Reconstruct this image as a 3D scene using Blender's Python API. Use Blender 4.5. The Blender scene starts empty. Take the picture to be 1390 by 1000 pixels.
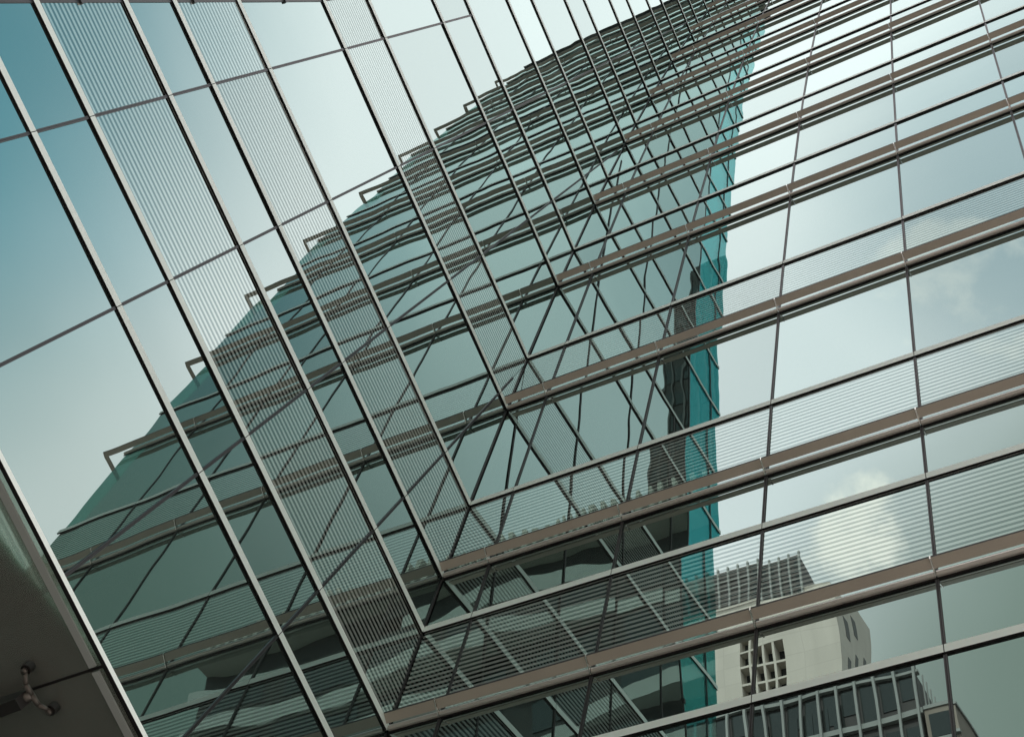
import bpy, math, random
from mathutils import Vector, Matrix
random.seed(7)
scene = bpy.context.scene
S = 8.4            # metres per survey unit
EYE = 1.6

def W(x, y, z):
    return (x * S, y * S, z * S + EYE)

# ------------------------------------------------------------------ camera
Rm = [(0.873365, 0.402837, 0.273781), (-0.323259, 0.89986, -0.29284), (-0.364331, 0.167254, 0.916127)]
cam_data = bpy.data.cameras.new('camera')
cam_data.sensor_fit = 'HORIZONTAL'
cam_data.sensor_width = 36.0
cam_data.lens = 2057.05 / 1390.0 * 36.0
cam_data.clip_start = 0.05
cam_data.clip_end = 6000.0
cam = bpy.data.objects.new('camera', cam_data)
scene.collection.objects.link(cam)
r, d, f = [Vector(v) for v in Rm]
cam.matrix_world = Matrix.Translation(W(1, 0, 0)) @ Matrix((r, -d, -f)).transposed().to_4x4()
scene.camera = cam

# ------------------------------------------------------------------ world: hazy sky with clear patches and a few clouds
SUN_EL, SUN_AZ = math.radians(40), math.radians(6)      # azimuth measured from +y towards +x
world = bpy.data.worlds.new('World')
scene.world = world
world.use_nodes = True
wt = world.node_tree
wt.nodes.clear()

def N(t, typ, **kw):
    n = t.nodes.new(typ)
    for k, v in kw.items():
        setattr(n, k, v)
    return n

def math_node(t, op, a, b=None, c=None, clamp=False):
    n = N(t, 'ShaderNodeMath', operation=op, use_clamp=clamp)
    for i, v in enumerate((a, b, c)):
        if v is None:
            continue
        if isinstance(v, (int, float)):
            n.inputs[i].default_value = v
        else:
            t.links.new(v, n.inputs[i])
    return n.outputs[0]

w_out = N(wt, 'ShaderNodeOutputWorld')
w_bg = N(wt, 'ShaderNodeBackground')
w_bg.inputs['Strength'].default_value = 0.1
sky = N(wt, 'ShaderNodeTexSky', sky_type='NISHITA', sun_disc=False)
sky.sun_elevation = SUN_EL
sky.sun_rotation = SUN_AZ
sky.dust_density = 1.5
tint = N(wt, 'ShaderNodeMix', data_type='RGBA', blend_type='MULTIPLY')
tint.inputs['Factor'].default_value = 1.0
tint.inputs['B'].default_value = (2.3, 4.1, 2.95, 1)
wt.links.new(sky.outputs[0], tint.inputs['A'])
tc = N(wt, 'ShaderNodeTexCoord')
nz = N(wt, 'ShaderNodeTexNoise')
nz.inputs['Scale'].default_value = 2.6
nz.inputs['Detail'].default_value = 3
wt.links.new(tc.outputs['Generated'], nz.inputs['Vector'])

def patch(direction, inner, outer):
    v = Vector(direction).normalized()
    dot = N(wt, 'ShaderNodeVectorMath', operation='DOT_PRODUCT')
    wt.links.new(tc.outputs['Generated'], dot.inputs[0])
    dot.inputs[1].default_value = v
    wob = math_node(wt, 'MULTIPLY_ADD', nz.outputs['Fac'], 0.03, -0.015)
    s = math_node(wt, 'ADD', dot.outputs['Value'], wob)
    mr = N(wt, 'ShaderNodeMapRange', interpolation_type='SMOOTHSTEP')
    mr.inputs['From Min'].default_value = math.cos(math.radians(outer))
    mr.inputs['From Max'].default_value = math.cos(math.radians(inner))
    wt.links.new(s, mr.inputs['Value'])
    return mr.outputs[0]

clear = None
low = None
for direction, inner, outer, amt, is_low in (((0.64, -0.21, 0.74), 4, 20.3, 1.0, False), ((0.86, -0.34, 0.40), 8, 22, 0.85, True), ((0.66, 0.14, 0.74), 3, 13, 0.38, True), ((-0.12, -0.66, 0.74), 5, 13, 0.14, False), ((0.08, -0.52, 0.85), 4, 15, 0.52, False),
                                             ((0.0, -0.86, 0.50), 8, 22, 0.95, True), ((0.80, -0.50, 0.45), 12, 33, 0.97, True)):
    p = math_node(wt, 'MULTIPLY', patch(direction, inner, outer), amt)
    q = math_node(wt, 'SUBTRACT', 1.0, p)
    if is_low:                       # dull grey-green sky patches, put in to darken what the facades mirror
        low = q if low is None else math_node(wt, 'MULTIPLY', low, q)
    else:                            # gaps of clear sky
        clear = q if clear is None else math_node(wt, 'MULTIPLY', clear, q)
# small broken clouds
cl = N(wt, 'ShaderNodeTexNoise')
cl.inputs['Scale'].default_value = 15.0
cl.inputs['Detail'].default_value = 8
cl.inputs['Roughness'].default_value = 0.62
wt.links.new(tc.outputs['Generated'], cl.inputs['Vector'])
veil = N(wt, 'ShaderNodeMix', data_type='RGBA')
veil.inputs['B'].default_value = (20.4, 18.5, 18.7, 1)
wt.links.new(clear, veil.inputs['Factor'])
wt.links.new(tint.outputs['Result'], veil.inputs['A'])
cloud = N(wt, 'ShaderNodeMix', data_type='RGBA')
cloud.inputs['B'].default_value = (24.0, 20.5, 18.5, 1)
def cumulus(direction, radius, top, k):
    pull = math_node(wt, 'MULTIPLY', patch(direction, 0.3, radius), k)
    cm = N(wt, 'ShaderNodeMapRange', interpolation_type='SMOOTHSTEP')
    cm.inputs['From Min'].default_value = 0.62
    cm.inputs['From Max'].default_value = 0.80
    cm.inputs['To Max'].default_value = top
    wt.links.new(math_node(wt, 'ADD', cl.outputs['Fac'], pull), cm.inputs['Value'])
    return math_node(wt, 'MULTIPLY', cm.outputs[0], patch(direction, radius * 0.6, radius * 1.6))
clouds = math_node(wt, 'MAXIMUM', cumulus((-0.197, -0.685, 0.703), 3.8, 0.75, 0.31), cumulus((-0.087, -0.605, 0.79), 2.4, 0.3, 0.12))
wt.links.new(clouds, cloud.inputs['Factor'])
dim_sky = N(wt, 'ShaderNodeMix', data_type='RGBA')
dim_sky.inputs['A'].default_value = (4.3, 5.0, 4.3, 1)
wt.links.new(low, dim_sky.inputs['Factor'])
wt.links.new(veil.outputs['Result'], dim_sky.inputs['B'])
wt.links.new(dim_sky.outputs['Result'], cloud.inputs['A'])
wt.links.new(cloud.outputs['Result'], w_bg.inputs['Color'])
wt.links.new(w_bg.outputs[0], w_out.inputs['Surface'])

sun_data = bpy.data.lights.new('sun', 'SUN')
sun_data.energy = 2.2
sun_data.angle = math.radians(1.0)
sun_data.color = (1.0, 0.93, 0.84)
sun = bpy.data.objects.new('sun', sun_data)
scene.collection.objects.link(sun)
sdir = Vector((math.sin(SUN_AZ) * math.cos(SUN_EL), math.cos(SUN_AZ) * math.cos(SUN_EL), math.sin(SUN_EL)))
sun.rotation_euler = sdir.to_track_quat('Z', 'Y').to_euler()
sun.location = sdir * 200

scene.view_settings.view_transform = 'Standard'
scene.view_settings.look = 'None'
scene.view_settings.exposure = 0.0
scene.view_settings.gamma = 1.0
scene.render.engine = 'CYCLES'
scene.cycles.max_bounces = 10
scene.cycles.glossy_bounces = 8
scene.cycles.transparent_max_bounces = 8

# ------------------------------------------------------------------ materials
def new_mat(name):
    m = bpy.data.materials.new(name)
    m.use_nodes = True
    m.node_tree.nodes.clear()
    out = N(m.node_tree, 'ShaderNodeOutputMaterial')
    return m, m.node_tree, out

def paint(name, col, rough=0.5, metal=0.0, var=0.12, scale=1.2, spec=0.4):
    m, t, out = new_mat(name)
    b = N(t, 'ShaderNodeBsdfPrincipled')
    b.inputs['Roughness'].default_value = rough
    b.inputs['Metallic'].default_value = metal
    b.inputs['Specular IOR Level'].default_value = spec
    co = N(t, 'ShaderNodeTexCoord')
    n = N(t, 'ShaderNodeTexNoise')
    n.inputs['Scale'].default_value = scale
    n.inputs['Detail'].default_value = 6
    t.links.new(co.outputs['Object'], n.inputs['Vector'])
    mx = N(t, 'ShaderNodeMix', data_type='RGBA')
    mx.inputs['A'].default_value = [c * (1 - var) for c in col] + [1]
    mx.inputs['B'].default_value = [min(1, c * (1 + var)) for c in col] + [1]
    t.links.new(n.outputs['Fac'], mx.inputs['Factor'])
    t.links.new(mx.outputs['Result'], b.inputs['Base Color'])
    t.links.new(b.outputs[0], out.inputs['Surface'])
    return m

GLASS_TINT = (0.75, 0.97, 0.94, 1)
def glass(name, stripes=False, inner=(0.022, 0.026, 0.024), r0=0.42, wave=1.0, frit=(0.36, 0.41, 0.38), period=0.0093 * S, fmax=0.80):
    m, t, out = new_mat(name)
    co = N(t, 'ShaderNodeTexCoord')
    info = N(t, 'ShaderNodeObjectInfo')
    off = N(t, 'ShaderNodeVectorMath', operation='SCALE')
    off.inputs[0].default_value = (173.0, 91.0, 57.0)
    t.links.new(info.outputs['Random'], off.inputs['Scale'])
    add = N(t, 'ShaderNodeVectorMath', operation='ADD')
    t.links.new(co.outputs['Object'], add.inputs[0])
    t.links.new(off.outputs[0], add.inputs[1])
    n1 = N(t, 'ShaderNodeTexNoise')
    n1.inputs['Scale'].default_value = 0.55
    n1.inputs['Detail'].default_value = 1.0
    t.links.new(add.outputs[0], n1.inputs['Vector'])
    n2 = N(t, 'ShaderNodeTexNoise')
    n2.inputs['Scale'].default_value = 2.2
    n2.inputs['Detail'].default_value = 0.0
    t.links.new(add.outputs[0], n2.inputs['Vector'])
    h = math_node(t, 'MULTIPLY_ADD', n2.outputs['Fac'], 0.05, n1.outputs['Fac'])
    bump = N(t, 'ShaderNodeBump')
    bump.inputs['Strength'].default_value = 1.0
    bump.inputs['Distance'].default_value = 0.0046 * wave
    t.links.new(h, bump.inputs['Height'])
    gl = N(t, 'ShaderNodeBsdfGlossy')
    gl.inputs['Roughness'].default_value = 0.0
    shade = N(t, 'ShaderNodeMix', data_type='RGBA', blend_type='MULTIPLY')      # coating differs a little from pane to pane
    shade.inputs['Factor'].default_value = 1.0
    shade.inputs['A'].default_value = GLASS_TINT
    t.links.new(math_node(t, 'MULTIPLY_ADD', info.outputs['Random'], 0.18, 0.88), shade.inputs['B'])
    t.links.new(shade.outputs['Result'], gl.inputs['Color'])
    t.links.new(bump.outputs[0], gl.inputs['Normal'])
    df = N(t, 'ShaderNodeBsdfDiffuse')
    lw = N(t, 'ShaderNodeLayerWeight')
    lw.inputs['Blend'].default_value = 0.5
    p5 = math_node(t, 'POWER', lw.outputs['Facing'], 5.0)
    fac = math_node(t, 'MULTIPLY_ADD', p5, fmax - r0, r0)
    if stripes:
        sep = N(t, 'ShaderNodeSeparateXYZ')
        t.links.new(co.outputs['Object'], sep.inputs[0])
        fr = math_node(t, 'FRACT', math_node(t, 'DIVIDE', sep.outputs['Z'], period))
        tri = math_node(t, 'ABSOLUTE', math_node(t, 'SUBTRACT', fr, 0.5))
        ms = N(t, 'ShaderNodeMapRange')
        ms.inputs['From Min'].default_value = 0.235
        ms.inputs['From Max'].default_value = 0.265
        t.links.new(tri, ms.inputs['Value'])
        mx = N(t, 'ShaderNodeMix', data_type='RGBA')
        mx.inputs['A'].default_value = (*inner, 1)
        mx.inputs['B'].default_value = (*frit, 1)
        t.links.new(ms.outputs[0], mx.inputs['Factor'])
        t.links.new(mx.outputs['Result'], df.inputs['Color'])
        # printed frit lies behind the outer sheet: it dims the mirror a little
        fac = math_node(t, 'MULTIPLY', fac, math_node(t, 'MULTIPLY_ADD', ms.outputs[0], 0.30, 0.70))
    else:
        df.inputs['Color'].default_value = (*inner, 1)
    mix = N(t, 'ShaderNodeMixShader')
    t.links.new(fac, mix.inputs[0])
    t.links.new(df.outputs[0], mix.inputs[1])
    t.links.new(gl.outputs[0], mix.inputs[2])
    t.links.new(mix.outputs[0], out.inputs['Surface'])
    return m

M = {}
M['vision'] = glass('vision_glass')
M['spandrel'] = glass('striped_glass', stripes=True, r0=0.40, inner=(0.010, 0.012, 0.011), frit=(0.34, 0.37, 0.34))
M['fine'] = glass('fine_striped_glass', inner=(0.05, 0.06, 0.055))
M['satin'] = paint('satin_aluminium', (0.88, 0.88, 0.82), 0.30, 0.9, 0.05)
def clear_glass(name, through):
    m, t, out = new_mat(name)
    gl = N(t, 'ShaderNodeBsdfGlossy'); gl.inputs['Roughness'].default_value = 0.0; gl.inputs['Color'].default_value = (.8, 1, .98, 1)
    tr = N(t, 'ShaderNodeBsdfTransparent'); tr.inputs[0].default_value = through
    lw = N(t, 'ShaderNodeLayerWeight'); lw.inputs['Blend'].default_value = 0.5
    fac = math_node(t, 'MULTIPLY_ADD', math_node(t, 'POWER', lw.outputs['Facing'], 5.0), 0.6, 0.12)
    mx = N(t, 'ShaderNodeMixShader')
    t.links.new(fac, mx.inputs[0]); t.links.new(tr.outputs[0], mx.inputs[1]); t.links.new(gl.outputs[0], mx.inputs[2])
    t.links.new(mx.outputs[0], out.inputs['Surface'])
    return m
M['teal'] = clear_glass('clear_teal_glass', (0.21, 0.58, 0.59, 1))
M['paleteal'] = clear_glass('clear_green_glass', (0.26, 0.44, 0.40, 1))
M['alu'] = paint('light_aluminium', (0.80, 0.90, 0.84), 0.42, 0.0, 0.04)
M['gasket'] = paint('black_gasket', (0.012, 0.010, 0.010), 0.6, spec=0.2)
M['bronze'] = paint('bronze_panel', (0.45, 0.395, 0.33), 0.42, 0.0, 0.16)
M['darkbronze'] = paint('dark_bronze', (0.036, 0.037, 0.038), 0.4, 0.0, 0.1)
M['rail'] = paint('satin_rail', (0.55, 0.51, 0.46), 0.3, 0.35, 0.05)
M['steel'] = paint('bright_steel', (0.7, 0.68, 0.64), 0.25, 0.9, 0.05)
M['core'] = paint('dark_core', (0.03, 0.03, 0.03), 0.8)
M['beam'] = paint('black_steel', (0.012, 0.010, 0.009), 0.45)
M['fitting'] = paint('cast_fitting', (0.11, 0.098, 0.085), 0.4, 0.6)
M['white'] = paint('white_render', (0.60, 0.56, 0.49), 0.8, 0, 0.05, 0.25)
def panelled(name, col, joint, sx):
    m, t, out = new_mat(name)
    b = N(t, 'ShaderNodeBsdfPrincipled'); b.inputs['Roughness'].default_value = 0.8
    co = N(t, 'ShaderNodeTexCoord')
    mp = N(t, 'ShaderNodeMapping'); mp.inputs['Rotation'].default_value = (math.radians(90), 0, 0)
    t.links.new(co.outputs['Object'], mp.inputs['Vector'])
    br = N(t, 'ShaderNodeTexBrick', offset=0.0)
    br.inputs['Scale'].default_value = 1.0; br.inputs['Brick Width'].default_value = sx; br.inputs['Row Height'].default_value = 1.6
    br.inputs['Mortar Size'].default_value = 0.035
    br.inputs['Color1'].default_value = (*col, 1); br.inputs['Color2'].default_value = (*[c * .94 for c in col], 1); br.inputs['Mortar'].default_value = (*joint, 1)
    t.links.new(mp.outputs[0], br.inputs['Vector'])
    n = N(t, 'ShaderNodeTexNoise'); n.inputs['Scale'].default_value = 0.35; n.inputs['Detail'].default_value = 8
    st = N(t, 'ShaderNodeMapping'); st.inputs['Scale'].default_value = (3.0, 3.0, 0.35)
    t.links.new(co.outputs['Object'], st.inputs['Vector']); t.links.new(st.outputs[0], n.inputs['Vector'])
    mx = N(t, 'ShaderNodeMix', data_type='RGBA', blend_type='MULTIPLY'); mx.inputs['Factor'].default_value = 1.0
    t.links.new(br.outputs['Color'], mx.inputs['A'])
    t.links.new(math_node(t, 'MULTIPLY_ADD', n.outputs['Fac'], 0.30, 0.83), mx.inputs['B'])
    t.links.new(mx.outputs['Result'], b.inputs['Base Color'])
    t.links.new(b.outputs[0], out.inputs['Surface'])
    return m
M['white'] = panelled('white_render', (0.66, 0.61, 0.53), (0.57, 0.525, 0.46), 3.2)
M['whitedark'] = paint('grey_render', (0.56, 0.55, 0.50), 0.8, 0, 0.05, 0.25)
M['beige'] = paint('beige_stone', (0.36, 0.31, 0.26), 0.8)
M['louvre'] = paint('dark_louvre', (0.045, 0.042, 0.04), 0.5)
M['fin'] = paint('pale_fin', (0.34, 0.36, 0.34), 0.5)
M['winglass'] = glass('city_window', r0=0.05, wave=0.4, fmax=0.35, inner=(0.02, 0.022, 0.022))
M['concrete'] = paint('grey_concrete', (0.05, 0.05, 0.046), 0.85)
M['band'] = paint('pale_band', (0.50, 0.50, 0.46), 0.7)

# ------------------------------------------------------------------ mesh helpers
class MB:
    def __init__(self):
        self.v, self.f, self.mi = [], [], []

    def hexa(self, p, mi=0, mis=None):
        """eight corners: bottom loop 0-3, top loop 4-7 (survey units)"""
        b = len(self.v)
        self.v += [W(*q) for q in p]
        fs = [(3, 2, 1, 0), (4, 5, 6, 7), (0, 1, 5, 4), (1, 2, 6, 5), (2, 3, 7, 6), (3, 0, 4, 7)]
        for i, ff in enumerate(fs):
            self.f.append([b + k for k in ff])
            self.mi.append(mis[i] if mis else mi)
        return self

    def box(self, x0, x1, y0, y1, z0, z1, mi=0, mis=None):
        return self.hexa([(x0, y0, z0), (x1, y0, z0), (x1, y1, z0), (x0, y1, z0),
                          (x0, y0, z1), (x1, y0, z1), (x1, y1, z1), (x0, y1, z1)], mi, mis)

    def extrude_x(self, prof, x0, x1, mi=0, mis=None):
        """closed profile of (y, z) points swept along x"""
        b, n = len(self.v), len(prof)
        self.v += [W(x0, *p) for p in prof] + [W(x1, *p) for p in prof]
        for i in range(n):
            j = (i + 1) % n
            self.f.append([b + i, b + j, b + n + j, b + n + i])
            self.mi.append(mis[i] if mis else mi)
        self.f.append([b + i for i in range(n)][::-1])
        self.f.append([b + n + i for i in range(n)])
        self.mi += [mi, mi]
        return self

    def tube(self, a, c, ra, rb, n=12, mi=0):
        A, B = Vector(W(*a)), Vector(W(*c))
        ax = (B - A).normalized()
        u = ax.orthogonal().normalized()
        w = ax.cross(u)
        b = len(self.v)
        for P, rr in ((A, ra * S), (B, rb * S)):
            for k in range(n):
                t = 2 * math.pi * k / n
                self.v.append(tuple(P + u * math.cos(t) * rr + w * math.sin(t) * rr))
        for k in range(n):
            j = (k + 1) % n
            self.f.append([b + k, b + j, b + n + j, b + n + k])
            self.mi.append(mi)
        self.f.append([b + k for k in range(n)][::-1])
        self.f.append([b + n + k for k in range(n)])
        self.mi += [mi, mi]
        return self

    def build(self, name, mats, parent=None, smooth=False):
        me = bpy.data.meshes.new(name)
        org = Vector(parent['origin']) if parent is not None and 'origin' in parent else Vector((0, 0, 0))
        me.from_pydata([tuple(Vector(q) - org) for q in self.v], [], self.f)
        for m in (mats if isinstance(mats, (list, tuple)) else [mats]):
            me.materials.append(M[m])
        for p, mi in zip(me.polygons, self.mi):
            p.material_index = mi
            p.use_smooth = smooth
        import bmesh
        bm = bmesh.new()
        bm.from_mesh(me)
        bmesh.ops.recalc_face_normals(bm, faces=bm.faces)
        bm.to_mesh(me)
        bm.free()
        o = bpy.data.objects.new(name, me)
        scene.collection.objects.link(o)
        if parent is not None:
            o.parent = parent
            if 'origin' in parent:
                o['origin'] = parent['origin']
        return o

ORIGINS = []
def thing(name, label, cat, loc):
    o = bpy.data.objects.new(name, None)
    o.empty_display_size = 0.5
    scene.collection.objects.link(o)
    p = W(*loc)
    o.location = p
    o['label'] = label
    o['category'] = cat
    o['origin'] = list(p)
    return o

# ------------------------------------------------------------------ survey of the two facades
GZ = -EYE / S
COEF = (-8.45413478e-04, 2.69131838e-02, -3.12764479e-01, 1.11599743e+00)
def prof(z):
    return ((COEF[0] * z + COEF[1]) * z + COEF[2]) * z + COEF[3]
def slope(z):
    return (3 * COEF[0] * z + 2 * COEF[1]) * z + COEF[2]

#  bar heights: kind of the zone ABOVE each bar: 's' striped spandrel, 'f' plain spandrel, 'v' vision glass; 'E' = ledge level
BARS = [(GZ, 'v', 0), (0.30, 's', 1), (0.49, 's', 1), (0.678, 'v', 0), (0.98, 's', 1), (1.168, 'v', 0), (1.4839, 'v', 0),
        (1.6082, 's', 1), (1.8030, 'v', 0), (1.9273, 's', 1), (2.1146, 'v', 0), (2.4183, 's', 1), (2.6112, 'v', 0),
        (2.9427, 'f', 1), (3.1384, 'v', 0), (3.4249, 'f', 1), (3.6206, 'v', 0), (3.9136, 'f', 1), (4.1040, 'v', 0),
        (4.3863, 'f', 1), (4.6017, 'v', 0), (4.8691, 'f', 1), (5.0781, 'v', 0), (5.352, 'f', 1), (5.55, 'v', 0),
        (5.83, 'f', 1), (6.03, 'v', 0), (6.31, 'f', 1), (6.50, 'v', 0), (6.75, 'p', 1)]
TOP = 7.19
BARS[1] = (0.30, 'v', 0)
ZB = [b[0] for b in BARS] + [TOP]

# ------------------------------------------------------------------ LEFT: flat facade in the plane x = 0
YM = [-0.385, -0.1702, 0.0446, 0.2578, 0.4741, 0.6895, 0.905]
YE = -0.44
left = thing('glass_building', 'flat glass office facade on the left, thin horizontal bars and no ledges', 'building', (0, -0.44, GZ))
for i, (z, kind, e) in enumerate(BARS):
    z0, z1 = z, ZB[i + 1]
    yc = prof(z0) + 0.015
    ms = [y for y in YM if not (z0 > 3.1 and abs(y + 0.1702) < 1e-3)]
    ys = [YE] + [y for y in ms if y < yc - 0.02] + [yc]
    def ysplit(zq):
        return -0.257 - 0.0741 * max(0.0, 2.42 - max(zq, 1.2))
    cut0, cut1 = ysplit(z0), ysplit(z1)
    for a, b in zip(ys[:-1], ys[1:]):
        name, mat = {'v': ('window_pane', 'vision'), 's': ('spandrel_panel', 'spandrel'),
                     'f': ('spandrel_panel', 'fine'), 'p': ('parapet_panel', 'fine')}[kind]
        def lpane(a0, a1, b0, b1, nm, mt):
            ty, tz = random.uniform(-.00036, .00036), random.uniform(-.00036, .00036)
            MB().hexa([(-.0075, a0, z0 + .0004), (-.0030 - ty - tz, a0, z0 + .0004), (-.0030 + ty - tz, b0, z0 + .0004), (-.0075, b0, z0 + .0004),
                       (-.0075, a1, z1 - .0004), (-.0030 - ty + tz, a1, z1 - .0004), (-.0030 + ty + tz, b1, z1 - .0004), (-.0075, b1, z1 - .0004)]).build(nm, mt, left)
        if b <= cut0 + .002:
            lpane(a + .0006, a + .0006, b - .0006, b - .0006, 'glass_fin', 'teal')
        elif a < cut1:
            lpane(a + .0006, a + .0006, cut0 - .0006, cut1 - .0006, 'glass_fin', 'teal')
            lpane(cut0 + .0006, cut1 + .0006, b - .0006, b - .0006, name, mat)
        else:
            lpane(a + .0006, a + .0006, b - .0006, b - .0006, name, mat)
    # horizontal bar, one length per bay with an open joint at each mullion
    m = MB()
    for a, b in zip(ys[:-1], ys[1:]):
        end = b - 0.0005 if b != yc else prof(z0) - (0.0 if not e else 0.0)
        u, w = z0 - 0.0045, z0 + 0.0066
        m.hexa([(-.0026, a + .0005, u), (.0002, a + .0005, u), (.0002, end, u), (-.0026, end, u),
                (-.0026, a + .0005, w), (.0002, a + .0005, w), (.0002, end, w), (-.0026, end, w)], mis=[1, 1, 1, 0, 1, 1])
    if i:
        m.build('transom', ['alu', 'gasket'], left)
for y in YM:
    ztop = TOP if abs(y + 0.1702) > 1e-3 else 3.1384
    # stop where the leaning facade takes over
    zz = ztop
    while zz > 0 and prof(zz) < y + 0.01:
        zz -= 0.02
    m = MB()
    for i, z in enumerate(ZB[:-1]):
        z1 = min(ZB[i + 1], zz)
        if z1 - z < 0.03:
            continue
        m.box(-0.0028, -0.0012, y - 0.0020, y - 0.0004, z + 0.0079, z1 - 0.0047)
        m.box(-0.0028, -0.0012, y + 0.0004, y + 0.0020, z + 0.0079, z1 - 0.0047)
        m.box(-0.0029, -0.0022, y - 0.0004, y + 0.0004, z + 0.0079, z1 - 0.0047)
    m.build('mullion', 'darkbronze', left)
mb = MB()
for za, zb in ((GZ, 1.2), (1.2, 2.42), (2.42, TOP)):
    ya, yb = ysplit(za) + .001, ysplit(zb) + .001
    mb.hexa([(-3, ya, za), (-.009, ya, za), (-.009, 1.6, za), (-3, 1.6, za), (-3, yb, zb), (-.009, yb, zb), (-.009, 1.6, zb), (-3, 1.6, zb)])
mb.build('building_core', 'core', left)
mb = MB()
for za, zb in ((GZ, 1.2), (1.2, 2.42), (2.42, TOP)):
    ya, yb = ysplit(za), ysplit(zb)
    mb.hexa([(-.0085, ya - .0022, za), (-.0016, ya - .0022, za), (-.0016, ya + .0022, za), (-.0085, ya + .0022, za),
             (-.0085, yb - .0022, zb), (-.0016, yb - .0022, zb), (-.0016, yb + .0022, zb), (-.0085, yb + .0022, zb)])
for zz in (1.43, 1.70, 1.98, 2.27):
    yy = ysplit(zz)
    mb.box(-.002, .001, yy - .004, yy + .0042, zz, zz + .009)
mb.build('end_post', 'darkbronze', left)
MB().box(-3.02, 0.012, -0.455, prof(TOP) + 0.2, TOP + 0.001, TOP + 0.03).build('roof_coping', 'darkbronze', left)

# ------------------------------------------------------------------ RIGHT: leaning facade, a profile swept along x
XM = [0.0780, 0.2931, 0.5080, 0.7234, 0.9388]
XW = 1.092            # end of the rooms: the glass runs on as a free wing
XE = 1.147            # end of the glass
XT = 1.205            # end of the ledges
right = thing('glass_building', 'leaning glass office facade on the right with bronze ledges at every floor', 'building', (0, 1.2, GZ))

def frame(z):
    s = slope(z)
    L = math.hypot(1, s)
    return (s / L, 1 / L), (-1 / L, s / L)       # tangent (y,z), outward normal (y,z)

def pt(z, out, up):
    t, n = frame(z)
    y = prof(z)
    return (y + n[0] * out + t[0] * up, z + n[1] * out + t[1] * up)

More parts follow.
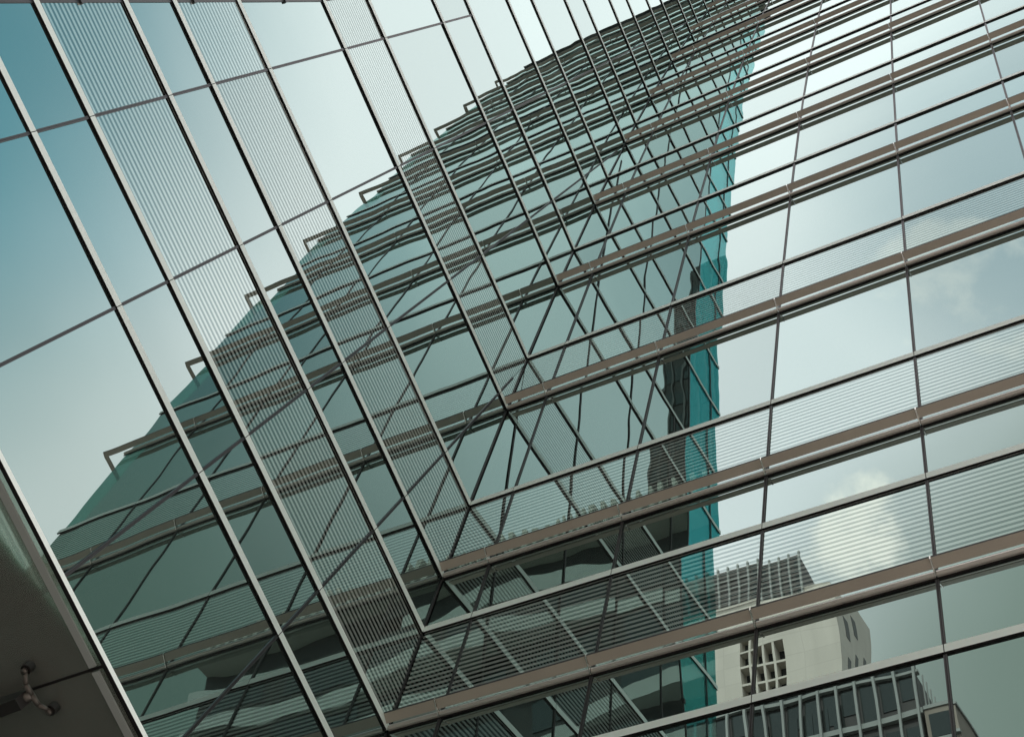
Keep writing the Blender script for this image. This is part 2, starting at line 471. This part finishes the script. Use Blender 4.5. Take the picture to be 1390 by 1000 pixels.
for i, (z, kind, e) in enumerate(BARS):
    z0, z1 = z, ZB[i + 1]
    xs = [0.0012] + XM + [XW, XE]
    for a, b in zip(xs[:-1], xs[1:]):
        name, mat = {'v': ('window_pane', 'vision'), 's': ('spandrel_panel', 'spandrel'),
                     'f': ('spandrel_panel', 'fine'), 'p': ('parapet_panel', 'fine')}[kind]
        t, n = frame((z0 + z1) / 2)
        A, B = pt(z0, -.003, 0), pt(z1, -.003, 0)
        dy, dz = B[0] - A[0], B[1] - A[1]
        L = math.hypot(dy, dz)
        ty, tz = dy / L, dz / L
        ny, nzz = -tz, ty
        q = [(A[0] + ty * .0004, A[1] + tz * .0004), (B[0] - ty * .0004, B[1] - tz * .0004)]
        q += [(q[1][0] - ny * .004, q[1][1] - nzz * .004), (q[0][0] - ny * .004, q[0][1] - nzz * .004)]
        if a >= XW and kind == 'v':
            MB().extrude_x(q, a + 0.0006, b - 0.0006).build('glass_fin', 'paleteal', right)
            continue
        ta, tb = random.uniform(-.0003, .0003), random.uniform(-.0003, .0003)
        c = []
        for xx, sx in ((a + .0006, -1), (b - .0006, 1)):
            for k, sz in ((0, -1), (1, 1), (2, 1), (3, -1)):
                dd = (sx * ta + sz * tb) if k < 2 else 0
                c.append((xx, q[k][0] + ny * dd, q[k][1] + nzz * dd))
        MB().hexa([c[0], c[4], c[7], c[3], c[1], c[5], c[6], c[2]]).build(name, mat, right)
    if i == 0:
        continue
    if not e:
        m = MB()
        xj = [0.0005] + XM + [XE + 0.006]
        pr = [pt(z, -.0028, -.0045), pt(z, .0004, -.0045), pt(z, .0004, .0078), pt(z, -.0028, .0078)]
        for a, b in zip(xj[:-1], xj[1:]):
            m.extrude_x(pr, a + 0.0005, b - 0.0005, mi=1, mis=[1, 0, 1, 1])
        m.build('transom', ['alu', 'gasket'], right)
    else:
        # ledge: a bronze blade held off the glass, a half round rail against the glass
        y, zz = prof(z), z
        sh = MB()
        xj = [0.0005] + XM + [XT]
        for a, b in zip(xj[:-1], xj[1:]):
            pr = [(y - 0.0078, zz - 0.0010), (y - 0.0200, zz + 0.0038), (y - 0.0208, zz + 0.0064), (y - 0.0200, zz + 0.0068),
                  (y - 0.0190, zz + 0.0054), (y - 0.0078, zz + 0.0010)]
            sh.extrude_x(pr, a + 0.0011, b - 0.0011, mi=0, mis=[0, 1, 1, 0, 0, 0])
        # the ledge turns the corner and runs on along the end wall
        sh.hexa([(XT - 0.0125, y - 0.0076, zz - .0010), (XT - 0.0012, y - 0.0076, zz - .0010), (XT - 0.0012, y + 0.60, zz - .0010), (XT - 0.0125, y + 0.60, zz - .0010),
                 (XT - 0.0125, y - 0.0076, zz + .0010), (XT - 0.0012, y - 0.0076, zz + .0010), (XT - 0.0012, y + 0.60, zz + .0010), (XT - 0.0125, y + 0.60, zz + .0010)])
        shade = sh.build('sunshade', ['bronze', 'darkbronze'], right)
        rl = MB()
        for a, b in zip(xj[:-1], xj[1:]):
            b = min(b, XE + 0.004)
            rl.extrude_x([pt(z, *q) for q in ((-.0008, -.0040), (.0020, -.0040), (.0036, -.0028), (.0040, .0), (.0030, .0034), (.0008, .0046), (-.0028, .0046), (-.0028, -.0030))], a + 0.0013, b - 0.0013)
            rl.extrude_x([pt(z, *q) for q in ((-.0028, -.0066), (-.0010, -.0066), (-.0010, -.0042), (-.0028, -.0042))], a + 0.0003, b - 0.0003, mi=1)  # gasket; its black also stands in for the shadow gap under the rail
        rl.build('rail', ['rail', 'gasket'], shade)
        for x in XM:
            bk = MB()
            bk.hexa([(x - .0007, y - .0196, zz + .002), (x + .0007, y - .0196, zz + .002), (x + .0007, y - .0005, zz - .0058), (x - .0007, y - .0005, zz - .0058),
                     (x - .0007, y - .0206, zz + .0072), (x + .0007, y - .0206, zz + .0072), (x + .0007, y - .0005, zz + .0045), (x - .0007, y - .0005, zz + .0045)])
            bk.tube((x - .0016, y - .0085, zz + .0005), (x + .0016, y - .0085, zz + .0005), .0018, .0018, 8)
            bk.build('bracket', 'steel', shade)
for x in XM:
    m = MB()
    for i, z in enumerate(ZB[:-1]):
        lo, hi = z + (0.0082), ZB[i + 1] - 0.006
        pa, pb = pt(lo, 0, 0), pt(hi, 0, 0)
        dy, dz = pb[0] - pa[0], pb[1] - pa[1]
        L = math.hypot(dy, dz)
        ny, nn = -dz / L, dy / L
        # the panes are flat chords: set the cap on the chord
        ca = prof(z) + (prof(ZB[i + 1]) - prof(z)) * (lo - z) / (ZB[i + 1] - z)
        cb = prof(z) + (prof(ZB[i + 1]) - prof(z)) * (hi - z) / (ZB[i + 1] - z)
        for xa, xb, dd in ((-.0020, -.0004, -.0012), (-.0004, .0004, -.0022), (.0004, .0020, -.0012)):
            m.extrude_x([(ca - ny * .0028, lo - nn * .0028), (ca + ny * dd, lo + nn * dd), (cb + ny * dd, hi + nn * dd), (cb - ny * .0028, hi - nn * .0028)], x + xa, x + xb)
    m.build('mullion', 'darkbronze', right)
# corner seam between the two facades
m = MB()
for i, z in enumerate(ZB[:-1]):
    lo, hi = z + 0.0082, ZB[i + 1] - 0.006
    a, b = prof(z), prof(ZB[i + 1])
    h = ZB[i + 1] - z
    ca, cb = a + (b - a) * (lo - z) / h, a + (b - a) * (hi - z) / h
    for o0, o1, wd in ((-.0028, -.0018, -.0004), (-.0018, -.0014, -.0016), (-.0014, -.0006, -.0010)):
        m.extrude_x([(ca - o0, lo), (ca - o1, lo), (cb - o1, hi), (cb - o0, hi)], -0.0027, wd)
m.build('corner_mullion', 'darkbronze', right)
core = [(prof(z) + 0.010, z) for z in ZB] + [(3.2, TOP), (3.2, GZ)]
MB().extrude_x(core, 0.0015, XW - 0.001).build('building_core', 'core', right)
MB().box(0.0015, XE + 0.01, prof(TOP) - 0.012, 3.2, TOP + 0.001, TOP + 0.03).build('roof_coping', 'darkbronze', right)

# ------------------------------------------------------------------ entrance canopy, lower left
XC, ZC = 0.45, 0.6545
canopy = thing('glass_canopy', 'dark glass canopy with a black beam and spider fitting, at the lower left', 'canopy', (0, 0.2, ZC))
m_, t_, out_ = new_mat('fritted_canopy_glass')
co = N(t_, 'ShaderNodeTexCoord')
vor = N(t_, 'ShaderNodeTexVoronoi', voronoi_dimensions='2D')
vor.inputs['Scale'].default_value = 260
vor.inputs['Randomness'].default_value = 0.45
t_.links.new(co.outputs['Object'], vor.inputs['Vector'])
dots = math_node(t_, 'LESS_THAN', vor.outputs['Distance'], 0.30)
tr = N(t_, 'ShaderNodeBsdfTransparent'); tr.inputs[0].default_value = (0.90, 0.96, 0.91, 1)
dk = N(t_, 'ShaderNodeBsdfDiffuse'); dk.inputs[0].default_value = (0.40, 0.41, 0.36, 1)
gg = N(t_, 'ShaderNodeBsdfGlossy'); gg.inputs['Roughness'].default_value = 0.02; gg.inputs[0].default_value = (0.9, 1, 0.96, 1)
mx1 = N(t_, 'ShaderNodeMixShader'); t_.links.new(dots, mx1.inputs[0]); t_.links.new(tr.outputs[0], mx1.inputs[1]); t_.links.new(dk.outputs[0], mx1.inputs[2])
fr_ = N(t_, 'ShaderNodeFresnel'); fr_.inputs[0].default_value = 1.5
mx2 = N(t_, 'ShaderNodeMixShader'); t_.links.new(fr_.outputs[0], mx2.inputs[0]); t_.links.new(mx1.outputs[0], mx2.inputs[1]); t_.links.new(gg.outputs[0], mx2.inputs[2])
t_.links.new(mx2.outputs[0], out_.inputs['Surface'])
M['canopyglass'] = m_
JY = [-0.235, 0.196, 0.627]
ye = [-0.40] + JY + [0.86]
for a, b in zip(ye[:-1], ye[1:]):
    MB().box(0.01, XC - 0.0035, a + .0009, b - .0009, ZC, ZC + .0024).build('glass_panel', 'canopyglass', canopy)
MB().box(XC - 0.003, XC, -0.4, 0.86, ZC - .0012, ZC + .0024, mis=[1, 1, 1, 0, 1, 1]).build('edge_trim', ['alu', 'gasket'], canopy)
MB().box(0.007, 0.0095, -0.4, 0.86, ZC - .004, ZC + .006).build('wall_channel', 'darkbronze', canopy)
for a, b in zip(ye[:-1], ye[1:]):
    MB().box(XC - .0112, XC - .0066, a + .0016, b - .0016, ZC - .0016, ZC - .0002).build('transom_stand_in', 'fin', canopy)  # added strip, stands in for the facade transom seen through the glass
for y in JY:
    MB().box(0.012, XC - 0.0034, y - .0008, y + .0008, ZC - .0004, ZC + .0028).build('joint_seal', 'gasket', canopy)
    bx = 0.400
    b = MB().hexa([(0.008, y - .006, ZC - .050), (bx, y - .0035, ZC - .020), (bx, y + .0035, ZC - .020), (0.008, y + .006, ZC - .050),
                   (0.008, y - .006, ZC - .008), (bx, y - .0035, ZC - .008), (bx, y + .0035, ZC - .008), (0.008, y + .006, ZC - .008)])
    b.build('beam', 'beam', canopy)
    sp = MB()
    c0 = (bx + .002, y, ZC - .010)
    sp.tube((bx - .004, y, ZC - .013), c0, .0032, .0028, 12)
    tips = [(bx + .003, y - .0135, ZC - .006), (bx + .005, y + .0135, ZC - .006)]
    for tp in tips:
        mid = ((c0[0] + tp[0]) / 2, (c0[1] + tp[1]) / 2, ZC - .0105)
        sp.tube(c0, mid, .0020, .0015, 10)
        sp.tube(mid, tp, .0015, .0012, 10)
        sp.tube(tp, (tp[0], tp[1], ZC - .0085), .0016, .0018, 10)
    sf = sp.build('spider_fitting', 'fitting', canopy, smooth=True)
    for tp in tips:
        MB().tube((tp[0], tp[1], ZC - .0058), (tp[0], tp[1], ZC - .0006), .0031, .0031, 16).build('clamp_disc', 'beam', sf)

# ------------------------------------------------------------------ the city across the street (seen in the mirror glass)
tower = thing('white_tower', 'white rendered tower with square loggias and a dark louvred crown', 'tower', (-3.4, -9.5, GZ))
x0, x1, y0, y1, zt = -4.6, -2.28, -10.06, -9.0, 10.46
wx = [-3.225 + 0.1 * k for k in range(5)]
zrows = [7.4 + 0.19 * k for k in range(13)]
w = MB()
zlo, zhi = zrows[0], zrows[-1]
w.box(x0, wx[0], y0, y1, GZ, zt)
w.box(wx[-1], x1 - 0.0, y0, y1, GZ, zt)
w.box(wx[0], wx[-1], y0, y1, GZ, zlo)
w.box(wx[0], wx[-1], y0, y1, zhi, zt)
w.box(wx[0], wx[-1], y0, y1 - 0.12, zlo, zhi)
for xk in wx[1:-1]:
    w.box(xk - .011, xk + .011, y1 - 0.12, y1 - 0.002, zlo, zhi)
for zk in zrows[1:-1]:
    w.box(wx[0], wx[-1], y1 - 0.12, y1 - 0.004, zk - .012, zk + .012)
w.build('wall', 'white', tower)
for zk in zrows[:-1]:
    for xk in wx[:-1]:
        MB().box(xk + .013, xk + .087, y1 - .118, y1 - .112, zk + .014, zk + .176).build('window', 'winglass', tower)
for k, (yy, zz) in enumerate(((-9.25, 9.85), (-9.5, 9.55), (-9.25, 9.35), (-9.55, 9.1), (-9.25, 8.8), (-9.6, 8.6), (-9.5, 10.05), (-9.8, 9.7))):
    MB().box(x1, x1 + .004, yy - .05, yy + .05, zz - .12, zz + .12).build('window', 'louvre', tower)
cr = MB().box(-4.4, -2.60, -9.9, -9.02, zt + .001, zt + .5)
cr.build('crown', 'louvre', tower)
for k in range(17):
    xk = -4.36 + k * 0.11
    MB().box(xk, xk + .018, -9.018, -8.985, zt + .002, zt + .53).build('crown_fin', 'fin', tower)
MB().box(-2.599, -2.32, -9.9, -9.05, zt + .001, zt + .11).build('roof_block', 'white', tower)
MB().box(-4.62, -2.27, -9.02, -8.985, zt - .035, zt + .0005).build('parapet', 'white', tower)

for k in range(6):
    for j in range(8):
        MB().box(-3.1 + k * .09, -3.06 + k * .09, -9.019, -9.0155, zt + .03 + j * .058, zt + .07 + j * .058).build('crown_window', 'winglass', tower)
for q in range(5):
    MB().box(-4.4, -2.60, -9.019, -9.010, zt + .09 * (q + 1), zt + .09 * (q + 1) + .008).build('crown_rail', 'fin', tower)
MB().tube((-2.45, -9.5, zt + .11), (-2.45, -9.5, zt + .36), .008, .005, 8).build('mast', 'louvre', tower)
finb = thing('office_block', 'dark glazed office block with pale vertical fins and a glass roof rail', 'office block', (-2, -6.2, GZ))
fx0, fx1, fy0, fy1, fz = -3.2, -0.88, -6.9, -6.0, 6.40
MB().box(fx0, fx1, fy0, fy1, GZ, fz).build('wall', 'louvre', finb)
k = 0
for zf in (6.10, 5.72, 5.34, 4.96, 4.58):
    MB().box(fx0, fx1 + .02, fy1, fy1 + .035, zf - .018, zf + .018).build('floor_band', 'fin', finb)
    MB().box(fx1, fx1 + .022, fy0, fy1 - .001, zf - .016, zf + .016).build('floor_band', 'fin', finb)
MB().box(fx0, fx1 + .02, fy1 - .02, fy1 + .036, fz, fz + .022).build('floor_band', 'fin', finb)
for k in range(n := 18):
    xk = fx0 + 0.03 + (k + .5) * (fx1 - fx0 - 0.03) / n
    for zf in (6.10, 5.72, 5.34):
        MB().box(xk - .050, xk + .046, fy1 + .0005, fy1 + .006, zf + .03 + .04 * ((k * 7) % 3), zf + .30).build('window', 'winglass', finb)
n = 19
for k in range(n):
    xk = fx0 + 0.03 + k * (fx1 - fx0 - 0.03) / (n - 1)
    MB().box(xk - .011, xk + .005, fy1 + .036, fy1 + .062, 4.2, fz + .10).build('fin', 'fin', finb)
for k in range(9):
    yk = fy1 - .06 - k * .09
    MB().box(fx1 + .0225, fx1 + .030, yk - .006, yk + .006, 4.2, fz + .02).build('fin', 'fin', finb)
for k in range(6):
    xk = -1.98 + k * .105
    for zf in (6.12, 5.92, 5.74):
        MB().box(xk + .012, xk + .085, fy1, fy1 + .012, zf + .012, zf + .17).build('window', 'winglass', finb)
MB().box(fx0, fx1, fy1 - .01, fy1 - .004, fz + .023, fz + .11).build('roof_rail', 'winglass', finb)

beige = thing('stone_building', 'low beige stone block beside the finned offices', 'building', (-.75, -6.3, GZ))
MB().box(-0.855, -0.65, -6.85, -5.98, GZ, 6.10).build('wall', 'beige', beige)
MB().box(-0.856, -0.64, -6.86, -5.97, 6.101, 6.125).build('parapet', 'fin', beige)
for k in range(8):
    MB().box(-0.83, -0.70, -5.979, -5.972, 5.90 - k * .2, 6.06 - k * .2).build('window', 'winglass', beige)
    MB().box(-0.856, -0.645, -5.979, -5.955, 5.865 - k * .2, 5.885 - k * .2).build('floor_band', 'fin', beige)

bandb = thing('terraced_block', 'grey office block with pale balcony bands and a pale slatted roof edge', 'office block', (2.9, -5, GZ))
bx0, bx1, by0, by1, bz = 0.9, 5.4, -6.4, -4.2, 7.0
MB().box(bx0, bx1, by0, by1, GZ, bz).build('wall', 'concrete', bandb)
for k in range(15):
    z = 0.4 + k * .45
    dd = 0.10 + 0.07 * math.sin(k * 1.7)
    m = MB()
    seg = 14
    for s in range(seg):
        a, b = bx0 + (bx1 - bx0) * s / seg, bx0 + (bx1 - bx0) * (s + 1) / seg
        da, db = dd + .08 * math.sin(a * 2.3 + k), dd + .08 * math.sin(b * 2.3 + k)
        m.hexa([(a, by1, z), (b, by1, z), (b, by1 + db, z), (a, by1 + da, z), (a, by1, z + .11), (b, by1, z + .11), (b, by1 + db, z + .11), (a, by1 + da, z + .11)])
    m.build('balcony', 'band', bandb)
for k in range(14):
    for j in range(7):
        xk = bx0 + .08 + j * .63
        MB().box(xk, xk + .48, by1, by1 + .01, .56 + k * .45, .82 + k * .45).build('window', 'winglass', bandb)
rm = MB()
for k in range(60):
    xk = bx0 + .03 + k * .0745
    rm.box(xk, xk + .03, by1 - .1, by1 + .2, bz + .02, bz + .26)
rm.box(bx0, bx1, by1 - .12, by1 + .18, bz + .001, bz + .02)
rm.build('roof_slats', 'white', bandb)

dark = thing('dark_tower', 'tall dark slab tower standing behind the terraced block', 'tower', (3.0, -8.6, GZ))
MB().box(2.2, 3.88, -9.2, -8.0, GZ, 17.5).build('wall', 'concrete', dark)
for k in range(13):
    xk = 2.24 + k * .135
    MB().box(xk, xk + .022, -7.999, -7.965, GZ, 17.4).build('pilaster', 'louvre', dark)
for k in range(40):
    MB().box(2.21, 3.87, -7.9995, -7.99, .5 + k * .42, .74 + k * .42).build('window', 'winglass', dark)

# ------------------------------------------------------------------ ground
def ground_mat(name, a, b, scale):
    m, t, out = new_mat(name)
    bs = N(t, 'ShaderNodeBsdfPrincipled'); bs.inputs['Roughness'].default_value = 0.85
    co = N(t, 'ShaderNodeTexCoord')
    br = N(t, 'ShaderNodeTexBrick'); br.inputs['Scale'].default_value = scale
    br.inputs['Color1'].default_value = (*a, 1); br.inputs['Color2'].default_value = (*b, 1); br.inputs['Mortar'].default_value = (.08, .08, .075, 1)
    br.inputs['Mortar Size'].default_value = 0.01
    t.links.new(co.outputs['Object'], br.inputs['Vector'])
    t.links.new(br.outputs['Color'], bs.inputs['Base Color'])
    t.links.new(bs.outputs[0], out.inputs['Surface'])
    return m
M['paving'] = ground_mat('stone_paving', (.46, .43, .39), (.41, .39, .36), 1.0)
M['asphalt'] = paint('asphalt', (0.05, 0.05, 0.05), 0.9)
def sheet(name, x0, x1, y0, y1, zm, mat):
    me = bpy.data.meshes.new(name)
    me.from_pydata([(x0, y0, zm), (x1, y0, zm), (x1, y1, zm), (x0, y1, zm)], [], [(0, 1, 2, 3)])
    me.materials.append(M[mat])
    o = bpy.data.objects.new(name, me)
    scene.collection.objects.link(o)
    o['kind'] = 'structure'
    return o
sheet('ground', -3000, 3000, -3000, 3000, -0.004, 'asphalt')
m = MB()
o = sheet('plaza', -30, 70, -24, 40, 0.10, 'paving')

for o in bpy.data.objects:
    if 'origin' in o:
        del o['origin']
